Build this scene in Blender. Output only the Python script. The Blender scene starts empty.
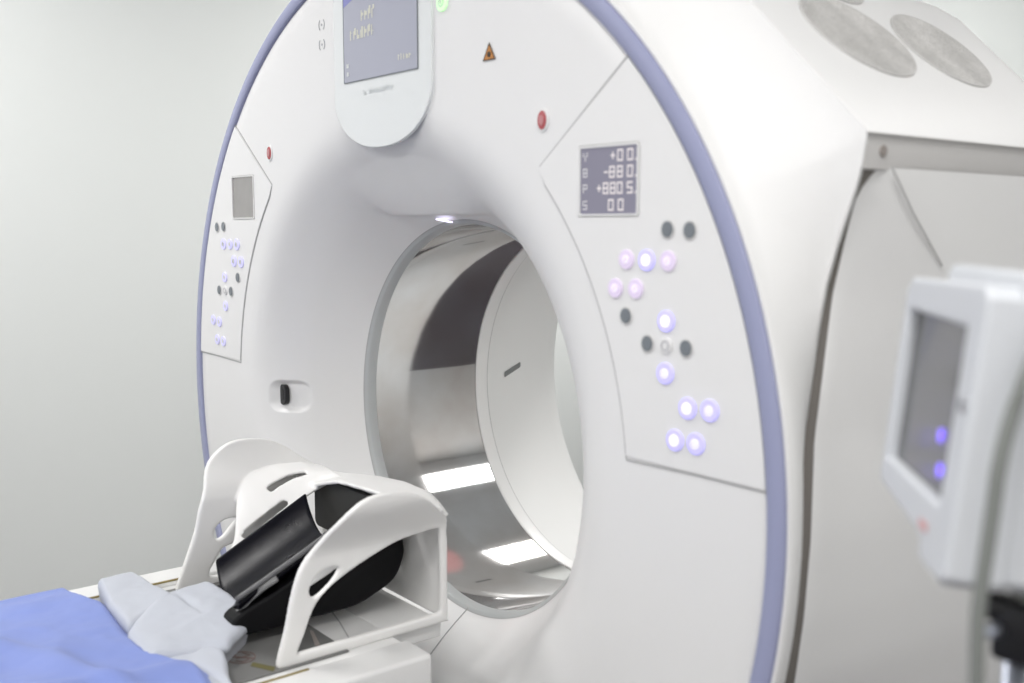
import bpy, bmesh, math, random
from mathutils import Vector, Matrix, noise
random.seed(4)
PI = math.pi
S = bpy.context.scene
COL = S.collection

# ------------------------------------------------------------------ materials
def mat(name, col, rough=.5, metal=0., emit=None, estr=0., coat=0., spec=.5, bump=0., bscale=60., var=0., vscale=3., ior=1.45, trans=0., sheen=0.):
    m = bpy.data.materials.new(name); m.use_nodes = True
    nt = m.node_tree; b = nt.nodes['Principled BSDF']
    b.inputs['Base Color'].default_value = (*col, 1)
    b.inputs['Roughness'].default_value = rough
    b.inputs['Metallic'].default_value = metal
    b.inputs['IOR'].default_value = ior
    b.inputs['Specular IOR Level'].default_value = spec
    b.inputs['Coat Weight'].default_value = coat
    b.inputs['Coat Roughness'].default_value = .08
    b.inputs['Transmission Weight'].default_value = trans
    b.inputs['Sheen Weight'].default_value = sheen
    if emit:
        b.inputs['Emission Color'].default_value = (*emit, 1)
        b.inputs['Emission Strength'].default_value = estr
    tc = nt.nodes.new('ShaderNodeTexCoord')
    if var:
        n = nt.nodes.new('ShaderNodeTexNoise'); n.inputs['Scale'].default_value = vscale; n.inputs['Detail'].default_value = 5
        nt.links.new(tc.outputs['Object'], n.inputs['Vector'])
        r = nt.nodes.new('ShaderNodeMapRange'); r.inputs['To Min'].default_value = 1-var; r.inputs['To Max'].default_value = 1+var
        nt.links.new(n.outputs['Fac'], r.inputs['Value'])
        mx = nt.nodes.new('ShaderNodeVectorMath'); mx.operation = 'SCALE'; mx.inputs[0].default_value = col
        nt.links.new(r.outputs['Result'], mx.inputs['Scale']); nt.links.new(mx.outputs[0], b.inputs['Base Color'])
        r2 = nt.nodes.new('ShaderNodeMapRange'); r2.inputs['To Min'].default_value = max(.02, rough*(1-2*var)); r2.inputs['To Max'].default_value = min(1, rough*(1+2*var))
        nt.links.new(n.outputs['Fac'], r2.inputs['Value']); nt.links.new(r2.outputs['Result'], b.inputs['Roughness'])
    if bump:
        n = nt.nodes.new('ShaderNodeTexNoise'); n.inputs['Scale'].default_value = bscale; n.inputs['Detail'].default_value = 3
        nt.links.new(tc.outputs['Object'], n.inputs['Vector'])
        bp = nt.nodes.new('ShaderNodeBump'); bp.inputs['Strength'].default_value = bump; bp.inputs['Distance'].default_value = .002
        nt.links.new(n.outputs['Fac'], bp.inputs['Height']); nt.links.new(bp.outputs['Normal'], b.inputs['Normal'])
    return m

WHITE = mat('gantry_white', (.80, .80, .795), .52, var=.02, vscale=2.5, bump=.03, bscale=300)
FACE = mat('face_white', (.77, .77, .765), .36, var=.02, vscale=2.5, bump=.02, bscale=300)
PANEL = mat('panel_white', (.775, .775, .77), .36)
SEAM = mat('seam_grey', (.42, .42, .42), .7)
DGREY = mat('groove_dark', (.30, .27, .25), .7)
BLUE = mat('ring_blue', (.31, .33, .485), .42, var=.03)
BAND = mat('band_grey', (.56, .55, .54), .5)
RIM = mat('bore_rim_grey', (.46, .48, .48), .3)
CONE = mat('cone_white', (.88, .88, .87), .4)
GRILLE = mat('grille_grey', (.5, .49, .47), .7)
VENTM = bpy.data.materials.new('vent_mesh')
POD = mat('pod_glass', (.74, .765, .765), .10, coat=.7)
SCREEN = mat('lcd_screen', (.13, .14, .17), .12, emit=(.41, .43, .49), estr=.58, coat=.4)
SCRBLUE = mat('lcd_blue', (.1, .1, .25), .2, emit=(.25, .26, .47), estr=.62)
SCRTXT = mat('lcd_text', (.4, .4, .3), .3, emit=(.45, .45, .45), estr=.52)
DISP = mat('segment_display', (.12, .115, .15), .25, emit=(.17, .165, .21), estr=.75)
DIGIT = mat('segment_digit', (.5, .48, .46), .3, emit=(.74, .67, .70), estr=.55)
DIGDIM = mat('segment_letter', (.4, .4, .4), .3, emit=(.42, .41, .44), estr=.7)
DISPL = mat('blank_display', (.34, .33, .32), .22, metal=.3, var=.08, vscale=40)
RED = mat('red_button', (.42, .07, .08), .22, coat=.6)
REDC = mat('red_button_centre', (.50, .20, .21), .3, coat=.5)
BTNDARK = mat('button_dark', (.18, .20, .22), .35)
BTNBLK = mat('grille_black', (.035, .035, .038), .6)
BTNOUT = mat('button_glow_violet', (.45, .43, .75), .3, emit=(.46, .42, 1.0), estr=.60)
BTNCORE = mat('button_core', (.8, .8, .9), .3, emit=(.80, .78, 1.0), estr=.62)
BTNPINK = mat('button_pink', (.7, .62, .75), .3, emit=(.74, .58, .95), estr=.20)
BTNPC = mat('button_pink_core', (.8, .75, .85), .3, emit=(.90, .80, 1.0), estr=.30)
BTNOUTL = mat('button_soft_violet', (.55, .54, .76), .3, emit=(.60, .58, 1.0), estr=.35)
BTNWHITE = mat('button_white', (.66, .66, .65), .4)
GREEN = mat('green_light', (.4, .7, .4), .3, emit=(.62, 1., .50), estr=.8)
ICON = mat('icon_grey', (.42, .42, .44), .6)
FAINT = mat('faint_mark', (.58, .60, .60), .4)
FAINTER = mat('fainter_mark', (.62, .65, .655), .4)
ORANGE = mat('warning_orange', (.50, .21, .05), .5)
BROWN = mat('warning_mark', (.05, .035, .02), .6)
BLACK = mat('black_plastic', (.012, .012, .014), .35)
PLAST = mat('holder_plastic', (.79, .785, .77), .33, var=.02, vscale=8, bump=.03, bscale=200)
VINYL = mat('black_vinyl', (.003, .003, .006), .30, spec=.14, bump=.12, bscale=55, var=.15, vscale=20)
FOAMG = mat('grey_foam', (.055, .055, .053), .7)
VINYL2 = mat('black_foam', (.004, .004, .005), .5, spec=.2)
STRAPG = mat('strap_grey', (.22, .22, .22), .6)
TABLE = mat('table_white', (.76, .76, .75), .3, var=.02, vscale=6)
MATG = mat('table_mat_grey', (.18, .18, .175), .45, var=.05, vscale=14)
GOLD = mat('gold_strip', (.30, .24, .10), .4, metal=.35, var=.2, vscale=30)
MARKC = mat('mark_brown', (.16, .11, .10), .6)
OLIVE = mat('olive_label', (.13, .12, .05), .5)
def fabric(name, col, scale=900, b=.25):
    m = mat(name, col, .85, sheen=.12, var=.05, vscale=9)
    nt = m.node_tree; bs = nt.nodes['Principled BSDF']; tc = nt.nodes.new('ShaderNodeTexCoord')
    n = nt.nodes.new('ShaderNodeTexNoise'); n.inputs['Scale'].default_value = scale
    n2 = nt.nodes.new('ShaderNodeTexNoise'); n2.inputs['Scale'].default_value = 14; n2.inputs['Detail'].default_value = 4
    nt.links.new(tc.outputs['Object'], n.inputs['Vector']); nt.links.new(tc.outputs['Object'], n2.inputs['Vector'])
    a = nt.nodes.new('ShaderNodeMath'); a.operation = 'MULTIPLY_ADD'; a.inputs[1].default_value = 4
    nt.links.new(n2.outputs['Fac'], a.inputs[0]); nt.links.new(n.outputs['Fac'], a.inputs[2])
    bp = nt.nodes.new('ShaderNodeBump'); bp.inputs['Strength'].default_value = b; bp.inputs['Distance'].default_value = .002
    nt.links.new(a.outputs[0], bp.inputs['Height']); nt.links.new(bp.outputs['Normal'], bs.inputs['Normal'])
    return m
WRAP = fabric('wrap_fabric', (.49, .515, .57))
SHEET = fabric('blue_sheet_fabric', (.21, .275, .60))
MON = mat('monitor_plastic', (.60, .62, .65), .4)
MONS = mat('monitor_screen', (.06, .06, .063), .22, coat=.5)
MONFR = mat('monitor_screen_edge', (.09, .10, .12), .3)
REFLV = mat('violet_reflection', (.2, .15, .8), .3, emit=(.22, .13, 1.0), estr=1.6)  # glowing colour for panel buttons mirrored in the monitor glass
PINKL = mat('pink_label', (.62, .36, .36), .5)
HOSE = mat('grey_hose', (.17, .18, .17), .4)
STEEL = mat('pole_steel', (.42, .45, .52), .3, metal=.7)
STANDW = mat('stand_white', (.55, .57, .54), .4)
WALL = mat('wall_paint', (.75, .775, .76), .7, var=.015, vscale=1.2, bump=.05, bscale=120)
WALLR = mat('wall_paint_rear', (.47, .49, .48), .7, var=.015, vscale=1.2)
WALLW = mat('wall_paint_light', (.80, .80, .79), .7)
CEIL = mat('ceiling_white', (.8, .8, .8), .8)
FLOOR = mat('vinyl_floor', (.055, .047, .058), .4, var=.08, vscale=3)
TROFF = mat('light_frame', (.8, .8, .8), .5)

def metal_liner():
    m = mat('bore_metal', (.60, .59, .58), .13, metal=.94)
    nt = m.node_tree; b = nt.nodes['Principled BSDF']; tc = nt.nodes.new('ShaderNodeTexCoord')
    n = nt.nodes.new('ShaderNodeTexNoise'); n.inputs['Scale'].default_value = 5; n.inputs['Detail'].default_value = 6
    nt.links.new(tc.outputs['Object'], n.inputs['Vector'])
    cr = nt.nodes.new('ShaderNodeValToRGB'); cr.color_ramp.elements[0].position = .35; cr.color_ramp.elements[1].position = .68
    cr.color_ramp.elements[0].color = (.49, .465, .45, 1); cr.color_ramp.elements[1].color = (.62, .635, .65, 1)
    nt.links.new(n.outputs['Fac'], cr.inputs['Fac']); nt.links.new(cr.outputs['Color'], b.inputs['Base Color'])
    mp = nt.nodes.new('ShaderNodeMapping'); mp.inputs['Scale'].default_value = (40, 900, 40)
    nt.links.new(tc.outputs['Object'], mp.inputs['Vector'])
    n2 = nt.nodes.new('ShaderNodeTexNoise'); n2.inputs['Scale'].default_value = 1; n2.inputs['Detail'].default_value = 3
    nt.links.new(mp.outputs['Vector'], n2.inputs['Vector'])
    r = nt.nodes.new('ShaderNodeMapRange'); r.inputs['To Min'].default_value = .03; r.inputs['To Max'].default_value = .09
    nt.links.new(n2.outputs['Fac'], r.inputs['Value']); nt.links.new(r.outputs['Result'], b.inputs['Roughness'])
    n3 = nt.nodes.new('ShaderNodeTexNoise'); n3.inputs['Scale'].default_value = 7; n3.inputs['Detail'].default_value = 2
    nt.links.new(tc.outputs['Object'], n3.inputs['Vector'])
    bp = nt.nodes.new('ShaderNodeBump'); bp.inputs['Strength'].default_value = .10; bp.inputs['Distance'].default_value = .003
    nt.links.new(n3.outputs['Fac'], bp.inputs['Height']); nt.links.new(bp.outputs['Normal'], b.inputs['Normal'])
    return m
METAL = metal_liner()
def screen_picture():
    nt = SCREEN.node_tree; b = nt.nodes['Principled BSDF']; tc = nt.nodes.new('ShaderNodeTexCoord'); sp = nt.nodes.new('ShaderNodeSeparateXYZ')
    nt.links.new(tc.outputs['Generated'], sp.inputs[0])
    cr = nt.nodes.new('ShaderNodeValToRGB'); cr.color_ramp.elements[0].color = (.24, .29, .34, 1); cr.color_ramp.elements[1].color = (.44, .44, .53, 1); cr.color_ramp.elements[1].position = .45
    nt.links.new(sp.outputs['Z'], cr.inputs['Fac']); nt.links.new(cr.outputs['Color'], b.inputs['Emission Color'])
screen_picture()

def vent_material():
    m = VENTM; m.use_nodes = True; nt = m.node_tree; b = nt.nodes['Principled BSDF']; b.inputs['Roughness'].default_value = .7
    tc = nt.nodes.new('ShaderNodeTexCoord')
    v = nt.nodes.new('ShaderNodeTexVoronoi'); v.inputs['Scale'].default_value = 330; v.inputs['Randomness'].default_value = .15
    nt.links.new(tc.outputs['Object'], v.inputs['Vector'])
    cr = nt.nodes.new('ShaderNodeValToRGB'); cr.color_ramp.elements[0].position = .25; cr.color_ramp.elements[1].position = .55
    cr.color_ramp.elements[0].color = (.22, .21, .20, 1); cr.color_ramp.elements[1].color = (.72, .71, .69, 1)
    nt.links.new(v.outputs['Distance'], cr.inputs['Fac'])
    n = nt.nodes.new('ShaderNodeTexNoise'); n.inputs['Scale'].default_value = 14; n.inputs['Detail'].default_value = 5
    nt.links.new(tc.outputs['Object'], n.inputs['Vector'])
    r = nt.nodes.new('ShaderNodeMapRange'); r.inputs['From Min'].default_value = .35; r.inputs['From Max'].default_value = .7; r.inputs['To Min'].default_value = .75; r.inputs['To Max'].default_value = 1.05
    nt.links.new(n.outputs['Fac'], r.inputs['Value'])
    s = nt.nodes.new('ShaderNodeVectorMath'); s.operation = 'SCALE'
    nt.links.new(cr.outputs['Color'], s.inputs[0]); nt.links.new(r.outputs['Result'], s.inputs['Scale']); nt.links.new(s.outputs[0], b.inputs['Base Color'])
vent_material()

# ------------------------------------------------------------------ helpers
def link(name, me, m, parent=None, smooth=True):
    o = bpy.data.objects.new(name, me); COL.objects.link(o)
    if m is not None and len(me.materials) == 0: me.materials.append(m)
    for p in me.polygons: p.use_smooth = smooth
    if parent: o.parent = parent
    return o
def mesh(name, vs, fs, m, parent=None, smooth=True, fix=True):
    me = bpy.data.meshes.new(name); me.from_pydata([tuple(v) for v in vs], [], fs); me.update()
    if fix:
        bm = bmesh.new(); bm.from_mesh(me); bmesh.ops.remove_doubles(bm, verts=bm.verts, dist=1e-6)
        bmesh.ops.recalc_face_normals(bm, faces=bm.faces); bm.to_mesh(me); bm.free()
    return link(name, me, m, parent, smooth)
def sharp(o, ang=35):
    bm = bmesh.new(); bm.from_mesh(o.data)
    for e in bm.edges:
        if len(e.link_faces) == 2 and e.calc_face_angle(0) > math.radians(ang): e.smooth = False
    bm.to_mesh(o.data); bm.free(); return o
def grid(rows, closed_u=False, closed_v=False):
    n, k = len(rows), len(rows[0]); vs = [p for r in rows for p in r]; fs = []
    for i in range(n if closed_u else n-1):
        for j in range(k if closed_v else k-1):
            a, b = i, (i+1) % n; c, d = j, (j+1) % k
            fs.append((a*k+c, a*k+d, b*k+d, b*k+c))
    return vs, fs
def revolve(name, prof, m, parent, n=160, smooth=True):   # prof: (r, y)
    rows = [[(r*math.cos(2*PI*i/n), y, r*math.sin(2*PI*i/n)) for (r, y) in prof] for i in range(n)]
    vs, fs = grid(rows, closed_u=True); return mesh(name, vs, fs, m, parent, smooth)
def thing(name, label, cat, loc=(0, 0, 0), group=None):
    o = bpy.data.objects.new(name, None); COL.objects.link(o); o.location = loc; o.empty_display_size = .05
    tag(o, label, cat, group); return o
def tag(o, label, cat, group=None):
    o['label'] = label; o['category'] = cat
    if group: o['group'] = group
    return o
def box(name, lo, hi, m, parent=None, bev=.003, seg=3):
    bm = bmesh.new(); bmesh.ops.create_cube(bm, size=1)
    for v in bm.verts: v.co = Vector([lo[i]+(v.co[i]+.5)*(hi[i]-lo[i]) for i in range(3)])
    if bev: bmesh.ops.bevel(bm, geom=bm.edges[:], offset=bev, segments=seg, affect='EDGES', profile=.5)
    me = bpy.data.meshes.new(name); bm.to_mesh(me); bm.free(); return sharp(link(name, me, m, parent, True), 40)
def cr(pts, closed=True, k=6):
    n = len(pts); out = []
    for i in range(n if closed else n-1):
        if closed: p = [Vector(pts[(i+j-1) % n]) for j in range(4)]
        else: p = [Vector(pts[min(max(i+j-1, 0), n-1)]) for j in range(4)]
        for s in range(k):
            t = s/k
            out.append(.5*((2*p[1])+(p[2]-p[0])*t+(2*p[0]-5*p[1]+4*p[2]-p[3])*t*t+(3*p[1]-p[0]-3*p[2]+p[3])*t**3))
    if not closed: out.append(Vector(pts[-1]))
    return out
def plate(name, loops, th, m, parent=None, M=None, bev=0., smooth=False, bseg=2):
    """filled 2D outlines (with holes) extruded; local xy outline, z thickness, placed by M"""
    cu = bpy.data.curves.new(name, 'CURVE'); cu.dimensions = '2D'; cu.fill_mode = 'BOTH'
    cu.extrude = th/2; cu.bevel_depth = bev; cu.bevel_resolution = bseg
    for L in loops:
        sp = cu.splines.new('POLY'); sp.points.add(len(L)-1)
        for q, p in zip(sp.points, L): q.co = (p[0], p[1], 0, 1)
        sp.use_cyclic_u = True
    t = bpy.data.objects.new('tmp', cu); COL.objects.link(t)
    dg = bpy.context.evaluated_depsgraph_get(); me = bpy.data.meshes.new_from_object(t.evaluated_get(dg))
    bpy.data.objects.remove(t); bpy.data.curves.remove(cu)
    me.materials.clear()
    if M is not None: me.transform(M)
    me.name = name
    return link(name, me, m, parent, smooth)
# local (x,y) -> world (x, z) on a plane facing -y; local z -> -y
def FM(y): return Matrix(((1, 0, 0, 0), (0, 0, -1, y), (0, 1, 0, 0), (0, 0, 0, 1)))
# local (x,y) -> world (y,z); local z -> x
def SM(x): return Matrix(((0, 0, 1, x), (1, 0, 0, 0), (0, 1, 0, 0), (0, 0, 0, 1)))
# local xy -> world xy at z
def TM(z): return Matrix.Translation((0, 0, z))
def circ(cx, cy, r, n=32, ry=None): return [(cx+r*math.cos(2*PI*i/n), cy+(ry or r)*math.sin(2*PI*i/n)) for i in range(n)]
def rrect(x0, y0, x1, y1, r, k=6):
    out = []
    for cx, cy, a in ((x1-r, y0+r, -90), (x1-r, y1-r, 0), (x0+r, y1-r, 90), (x0+r, y0+r, 180)):
        for i in range(k+1):
            t = math.radians(a+90*i/k); out.append((cx+r*math.cos(t), cy+r*math.sin(t)))
    return out
def ribbon(name, pts, w, th, m, parent, M, closed=False):
    """flat strip following a 2D polyline"""
    pts = [Vector(p[:2]) for p in pts]; n = len(pts); L, R_ = [], []
    for i, p in enumerate(pts):
        a = pts[i-1] if (i > 0 or closed) else p; b = pts[(i+1) % n] if (i < n-1 or closed) else p
        t = (b-a).normalized(); nn = Vector((-t.y, t.x)); L.append(p+nn*w/2); R_.append(p-nn*w/2)
    if closed: return plate(name, [L, R_], th, m, parent, M)
    return plate(name, [L+R_[::-1]], th, m, parent, M)
def tube(name, pts, r, m, parent=None, n=12, cap=True):
    pts = [Vector(p) for p in pts]; rows = []; up = Vector((.13, .31, .9))
    for i, p in enumerate(pts):
        t = (pts[min(i+1, len(pts)-1)]-pts[max(i-1, 0)]).normalized(); a = t.cross(up).normalized(); b = t.cross(a)
        rr = r[i] if isinstance(r, (list, tuple)) else r
        rows.append([p+(a*math.cos(2*PI*j/n)+b*math.sin(2*PI*j/n))*rr for j in range(n)])
    vs, fs = grid(rows, closed_v=True)
    if cap: fs.append(tuple(range(n))[::-1]); fs.append(tuple((len(rows)-1)*n+j for j in range(n)))
    return mesh(name, vs, fs, m, parent)
def sm(t): t = min(max(t, 0), 1); return t*t*(3-2*t)

# ------------------------------------------------------------------ room
X0, X1, Y0, Y1, Z0, Z1 = -2.3, 2.2, -4.6, 3.3, -1.0, 1.75
def quad(name, pts, m):
    o = mesh(name, pts, [(0, 1, 2, 3)], m, None, False, fix=False); o['kind'] = 'structure'; return o
quad('floor', [(X0, Y0, Z0), (X1, Y0, Z0), (X1, Y1, Z0), (X0, Y1, Z0)], FLOOR)
quad('ceiling', [(X0, Y0, Z1), (X0, Y1, Z1), (X1, Y1, Z1), (X1, Y0, Z1)], CEIL)
quad('wall_side', [(X0, Y0, Z0), (X0, Y1, Z0), (X0, Y1, Z1), (X0, Y0, Z1)], WALL)
quad('wall_opposite', [(X1, Y0, Z0), (X1, Y0, Z1), (X1, Y1, Z1), (X1, Y1, Z0)], WALLW)
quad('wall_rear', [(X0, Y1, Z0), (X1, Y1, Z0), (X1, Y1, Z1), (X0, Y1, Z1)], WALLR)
quad('wall_entry', [(X0, Y0, Z0), (X0, Y0, Z1), (X1, Y0, Z1), (X1, Y0, Z0)], WALLW)

LIGHTS = [(1.3, 2.1, 18), (-1.1, 2.1, 58), (-1.25, -.8, 31), (1.55, -.9, 25), (-1.3, -3.0, 34), (1.3, -3.0, 46)]  # first two follow the bore reflections; the other four are added fill
WHERE = ['behind the scanner, on the control arm side', 'behind the scanner, on the bare wall side', 'added unseen as fill over the table, on the bare wall side',
         'added unseen as fill over the table, on the monitor side', 'added unseen as fill at the foot of the table, bare wall side', 'added unseen as fill at the foot of the table, monitor side']
for (x, y, p), wh in zip(LIGHTS, WHERE):
    t = thing('ceiling_light', 'square recessed ceiling light panel '+wh, 'ceiling light', (x, y, Z1), 'square light panels in the ceiling')
    plate('light_frame', [rrect(-.33, -.33, .33, .33, .01), rrect(-.305, -.305, .305, .305, .01)], .02, TROFF, t, TM(-.012))
    ld = bpy.data.lights.new('panel_lamp', 'AREA'); ld.shape = 'SQUARE'; ld.size = .6; ld.energy = p; ld.color = (1, .985, .97)
    lo = bpy.data.objects.new('panel_lamp', ld); COL.objects.link(lo); lo.parent = t; lo.location = (0, 0, -.006)

# ------------------------------------------------------------------ scanner
G = thing('ct_scanner', 'large white tomography scanner with round bore and blue trim ring', 'scanner', (0, .3, -1.0))
GP = bpy.data.objects  # children keep world coordinates through the inverse below
def adopt(o, parent): o.parent = parent; o.matrix_parent_inverse = Matrix.Translation(-parent_loc(parent))
def parent_loc(o):
    v = Vector((0, 0, 0))
    while o: v += o.location; o = o.parent
    return v
kids = []
def g(o): kids.append(o); return o           # top part of the scanner
PROF = None
RB, RF, DB, EE, AA = .36, .56, .18, 1.5, .20
def Fy(r):
    if PROF:
        for (r0, y0), (r1, y1) in zip(PROF, PROF[1:]):
            if r0 <= r <= r1: return y0+(y1-y0)*(r-r0)/max(1e-9, r1-r0)
        return 0. if r > RF else DB
    if r >= RF: return 0.
    u = (RF-r)/AA; c = min(1, u**(EE/2)); s = math.sqrt(max(0, 1-c*c)); return DB-DB*s**(2/EE)
def face_cover():
    n = 360; prof = []
    A_, B_, C_ = (.56, 0.), (.491, 0.), (.431, .076)
    prof = [(RB, DB), (.3612, .1795), (.3630, .1785)]
    prof += [(.366+(C_[0]-.366)*t/24, .176+(C_[1]-.176)*t/24) for t in range(24)]
    for k in range(30, -1, -1): t = k/30; prof.append(((1-t)**2*A_[0]+2*t*(1-t)*B_[0]+t*t*C_[0], t*t*C_[1]))
    ext = prof+[(.56+.006*i, 0) for i in range(1, 12)]
    for _ in range(12):
        for i in range(1, len(ext)-1):
            if ext[i][0] > .40:
                wt_ = min(1, (ext[i][0]-.40)/.05)*.5; ext[i] = (ext[i][0], ext[i][1]*(1-wt_)+wt_*(ext[i-1][1]*(ext[i+1][0]-ext[i][0])+ext[i+1][1]*(ext[i][0]-ext[i-1][0]))/(ext[i+1][0]-ext[i-1][0]))
    global PROF
    PROF = ext; prof = ext[:]
    prof += [(.66, 0), (.70, 0), (.78, 0), (.806, 0), (.8115, .002), (.8120, .02)]
    rows = []
    for k in range(n):
        th = 2*PI*k/n; row = []; cx, cz = math.cos(th), math.sin(th)
        for (r, y) in prof:
            rr = r
            if cz > .6 and y > .03 and r < .5:       # straight brow over the bore with the laser window
                x = .39*cx; wx = sm((.172-abs(x))/.055)
                tgt = min(r, .3735/cz) if y > .03 else r
                if y >= .0995: rr = max(tgt, RB) if y < .1795 else r
                else: rr = r+(min(r, .3735/cz)-r)*max(0, (y-.03)/.0695)**1.6
                rr = r+(rr-r)*wx
            row.append((rr*cx, y, rr*cz))
        rows.append(row)
    vs, fs = grid(rows, closed_u=True); return mesh('front_cover', vs, fs, FACE, None)
g(face_cover())
g(revolve('trim_ring', [(.8125, .03), (.8125, -.0022), (.8135, -.0034), (.8355, -.0034), (.8366, -.0024), (.8366, .010)], BLUE, None, 240))
g(sharp(revolve('bore_rim', [(.3655, .176), (.361, .1785), (.3585, .1810), (.3575, .2000), (.3590, .2010)], RIM, None, 200), 50))
g(revolve('bore_gap', [(.3665, .1745), (.3650, .1760)], SEAM, None, 200))
liner = g(revolve('bore_liner', [(.3590, .2012), (.3595, .26), (.3590, .33), (.3595, .40), (.3590, .4655)], METAL, None, 200))
g(sharp(revolve('rear_rim', [(.3590, .4660), (.3565, .4662), (.3560, .4690), (.3600, .500)], CONE, None, 200), 50))
g(revolve('rear_gap', [(.3602, .5002), (.3612, .5022)], SEAM, None, 200))
cone = g(revolve('rear_cone', [(.3614, .5024), (.385, .56), (.42, .66), (.45, .76), (.466, .800), (.480, .812), (.50, .815), (.53, .80)], CONE, None, 160))

# outline of the cover around the ring, right half (x, z) top to bottom
RIGHT = [(0, .885), (.38, .780), (.60, .712), (.640, .686), (.715, .611), (.800, .526), (.864, .462), (.8665, .455), (.8610, .420), (.855, .398), (.845, .368), (.834, .334), (.822, .290), (.813, .235), (.806, .176), (.799, .12), (.796, .05), (.795, -.014), (.789, -.115), (.777, -.199), (.750, -.30), (.700, -.41), (.63, -.505), (.52, -.605), (.38, -.695), (.2, -.765), (0, -.79)]
def interp_outline():
    P = []
    for a, b in zip(RIGHT, RIGHT[1:]):
        k = 4
        for i in range(k): P.append((a[0]+(b[0]-a[0])*i/k, a[1]+(b[1]-a[1])*i/k))
    P.append(RIGHT[-1]); L = [(-x, z) for x, z in P[1:-1]][::-1]
    return P+L
OUT = interp_outline()
rows = []
for (x, z) in OUT:
    d = math.hypot(x, z); ux, uz = x/d, z/d
    row = [(.8369*ux, .012, .8369*uz), (.8369*ux, .001, .8369*uz), (.8385*ux, -.0004, .8385*uz), (.8415*ux, .0000, .8415*uz), (.8425*ux, .002, .8425*uz), (.8427*ux, .012, .8427*uz)]
    wide = sm((d-.80)/.08)
    for f in (.08, .2, .35, .5, .65, .8, .92, 1):
        fy = f if wide < .5 else 1-(1-f)**1.7; r = .8427+(d-.8427)*(f**(1+.5*(1-wide))); y = .012+(.079-.012)*(fy*wide+f*(1-wide)); row.append((r*ux, y, r*uz))
    row += [((d-.0008)*ux, .0815, (d-.0008)*uz), ((d-.006)*ux, .092, (d-.006)*uz), ((d-.03)*ux, .12, (d-.03)*uz)]
    rows.append(row)
vs, fs = grid(rows, closed_u=True); g(sharp(mesh('ring_shell', vs, fs, WHITE, None), 50))

# top cover: sloping shoulders swept backwards, rounded at the rear
SEC = [(.8667, .4575), (.8642, .4622), (.8002, .5262), (.7152, .6112), (.6402, .6862), (.600, .7125), (.38, .7805), (0, .8855)]
SEC = SEC+[(-x, z) for x, z in SEC[:-1]][::-1]
YS = [(.0786, .9975), (.0790, .9990), (.0805, .9997), (.084, 1), (.12, 1), (.4, 1), (.64, 1), (.69, .997), (.73, .985), (.76, .965), (.78, .94), (.79, .90)]
rows = [[((x*k), y, (z*k)) for (y, k) in YS] for (x, z) in SEC]
vs, fs = grid(rows); g(sharp(mesh('top_cover', vs, fs, WHITE, None), 50))
# rear cover
rows = []
for (x, z) in OUT:
    d = math.hypot(x, z); ux, uz = x/d, z/d; rows.append([(x*.90, .790, z*.90), (x*.84, .797, z*.84), (x*.72, .80, z*.72), (.53*ux, .80, .53*uz)])
vs, fs = grid(rows, closed_u=True); g(mesh('rear_cover', vs, fs, WHITE, None))
# vents on the shoulder plane x + z = 1.36
def shoulder(x0=.864, z0=.4635):
    s = Vector((-1, 0, 1)).normalized(); t = Vector((0, 1, 0)); nn = Vector((1, 0, 1)).normalized()
    return Matrix(((t.x, s.x, nn.x, x0), (t.y, s.y, nn.y, 0), (t.z, s.z, nn.z, z0), (0, 0, 0, 1)))
SH = shoulder()
for cy, cs, ry_, rs in ((.271, .193, .098, .080), (.484, .198, .096, .077), (.338, .350, .078, .073)):
    v = g(plate('vent_grille', [circ(cy, cs, ry_, 64, rs)], .002, VENTM, None, SH @ Matrix.Translation((0, 0, .0004))))
    plate('vent_lip', [circ(cy, cs, ry_+.002, 64, rs+.002), circ(cy, cs, ry_, 64, rs)], .0026, BAND, v, SH @ Matrix.Translation((0, 0, .0004)))

# side covers: lower facet leans in, upper rear facet is upright
EDGE = [(.859, .423), (.842, .382), (.830, .333), (.818, .276), (.808, .174), (.801, .105), (.801, -.017), (.795, -.118), (.785, -.202), (.758, -.31), (.72, -.45), (.68, -.62), (.66, -.99)]
def xe(z):
    for a, b in zip(EDGE, EDGE[1:]):
        if b[1] <= z <= a[1]: t = (z-b[1])/(a[1]-b[1]); return b[0]+(a[0]-b[0])*t
    return EDGE[0][0] if z > EDGE[0][1] else EDGE[-1][0]
def side_cover(sgn):
    rows = []; zs = [.4205, .419, .412, .400, .385]+[.38-.02*i for i in range(69)]
    for z in zs:
        if z < -.99: break
        xf = xe(z); yf = .100+(.018*((z-.385)/.035)**2 if z > .385 else 0); yb = max(yf+.02, .125+(.436-z)*.94); XB = .8685
        row = [(sgn*(xf-.016), yf+.05, z), (sgn*(xf-.008), yf+.016, z), (sgn*(xf-.003), yf+.004, z), (sgn*(xf-.001), yf, z), (sgn*(xf+.001), yf+.003, z)]
        for y in (.12, .15, .18, .22, .26, .32, .40, .52, .66, .71, .76):
            y = max(y, yf+.004+.0005*len(row)); t = sm(min(1, (y-yf)/(yb-yf))) if yb-yf < .05 else min(1, (y-yf)/(yb-yf))
            x = xf+(XB-xf)*t
            if y > .68: x -= (y-.68)**2*6
            row.append((sgn*x, y, z))
        rows.append(row)
    vs, fs = grid(rows); return sharp(mesh('side_cover', vs, fs, WHITE, None), 60)
for sgn in (1, -1):
    c = g(side_cover(sgn))
    if sgn == 1:
        ribbon('cover_seam', [(.127, .4205), (.175, .3705), (.245, .309)], .0022, .001, SEAM, c, SM(.8695))
GROOVEM = mat('groove_shade_brown', (.20, .185, .17), .75)  # added filler strip; its brown-grey stands for shade in the cover groove
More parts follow.
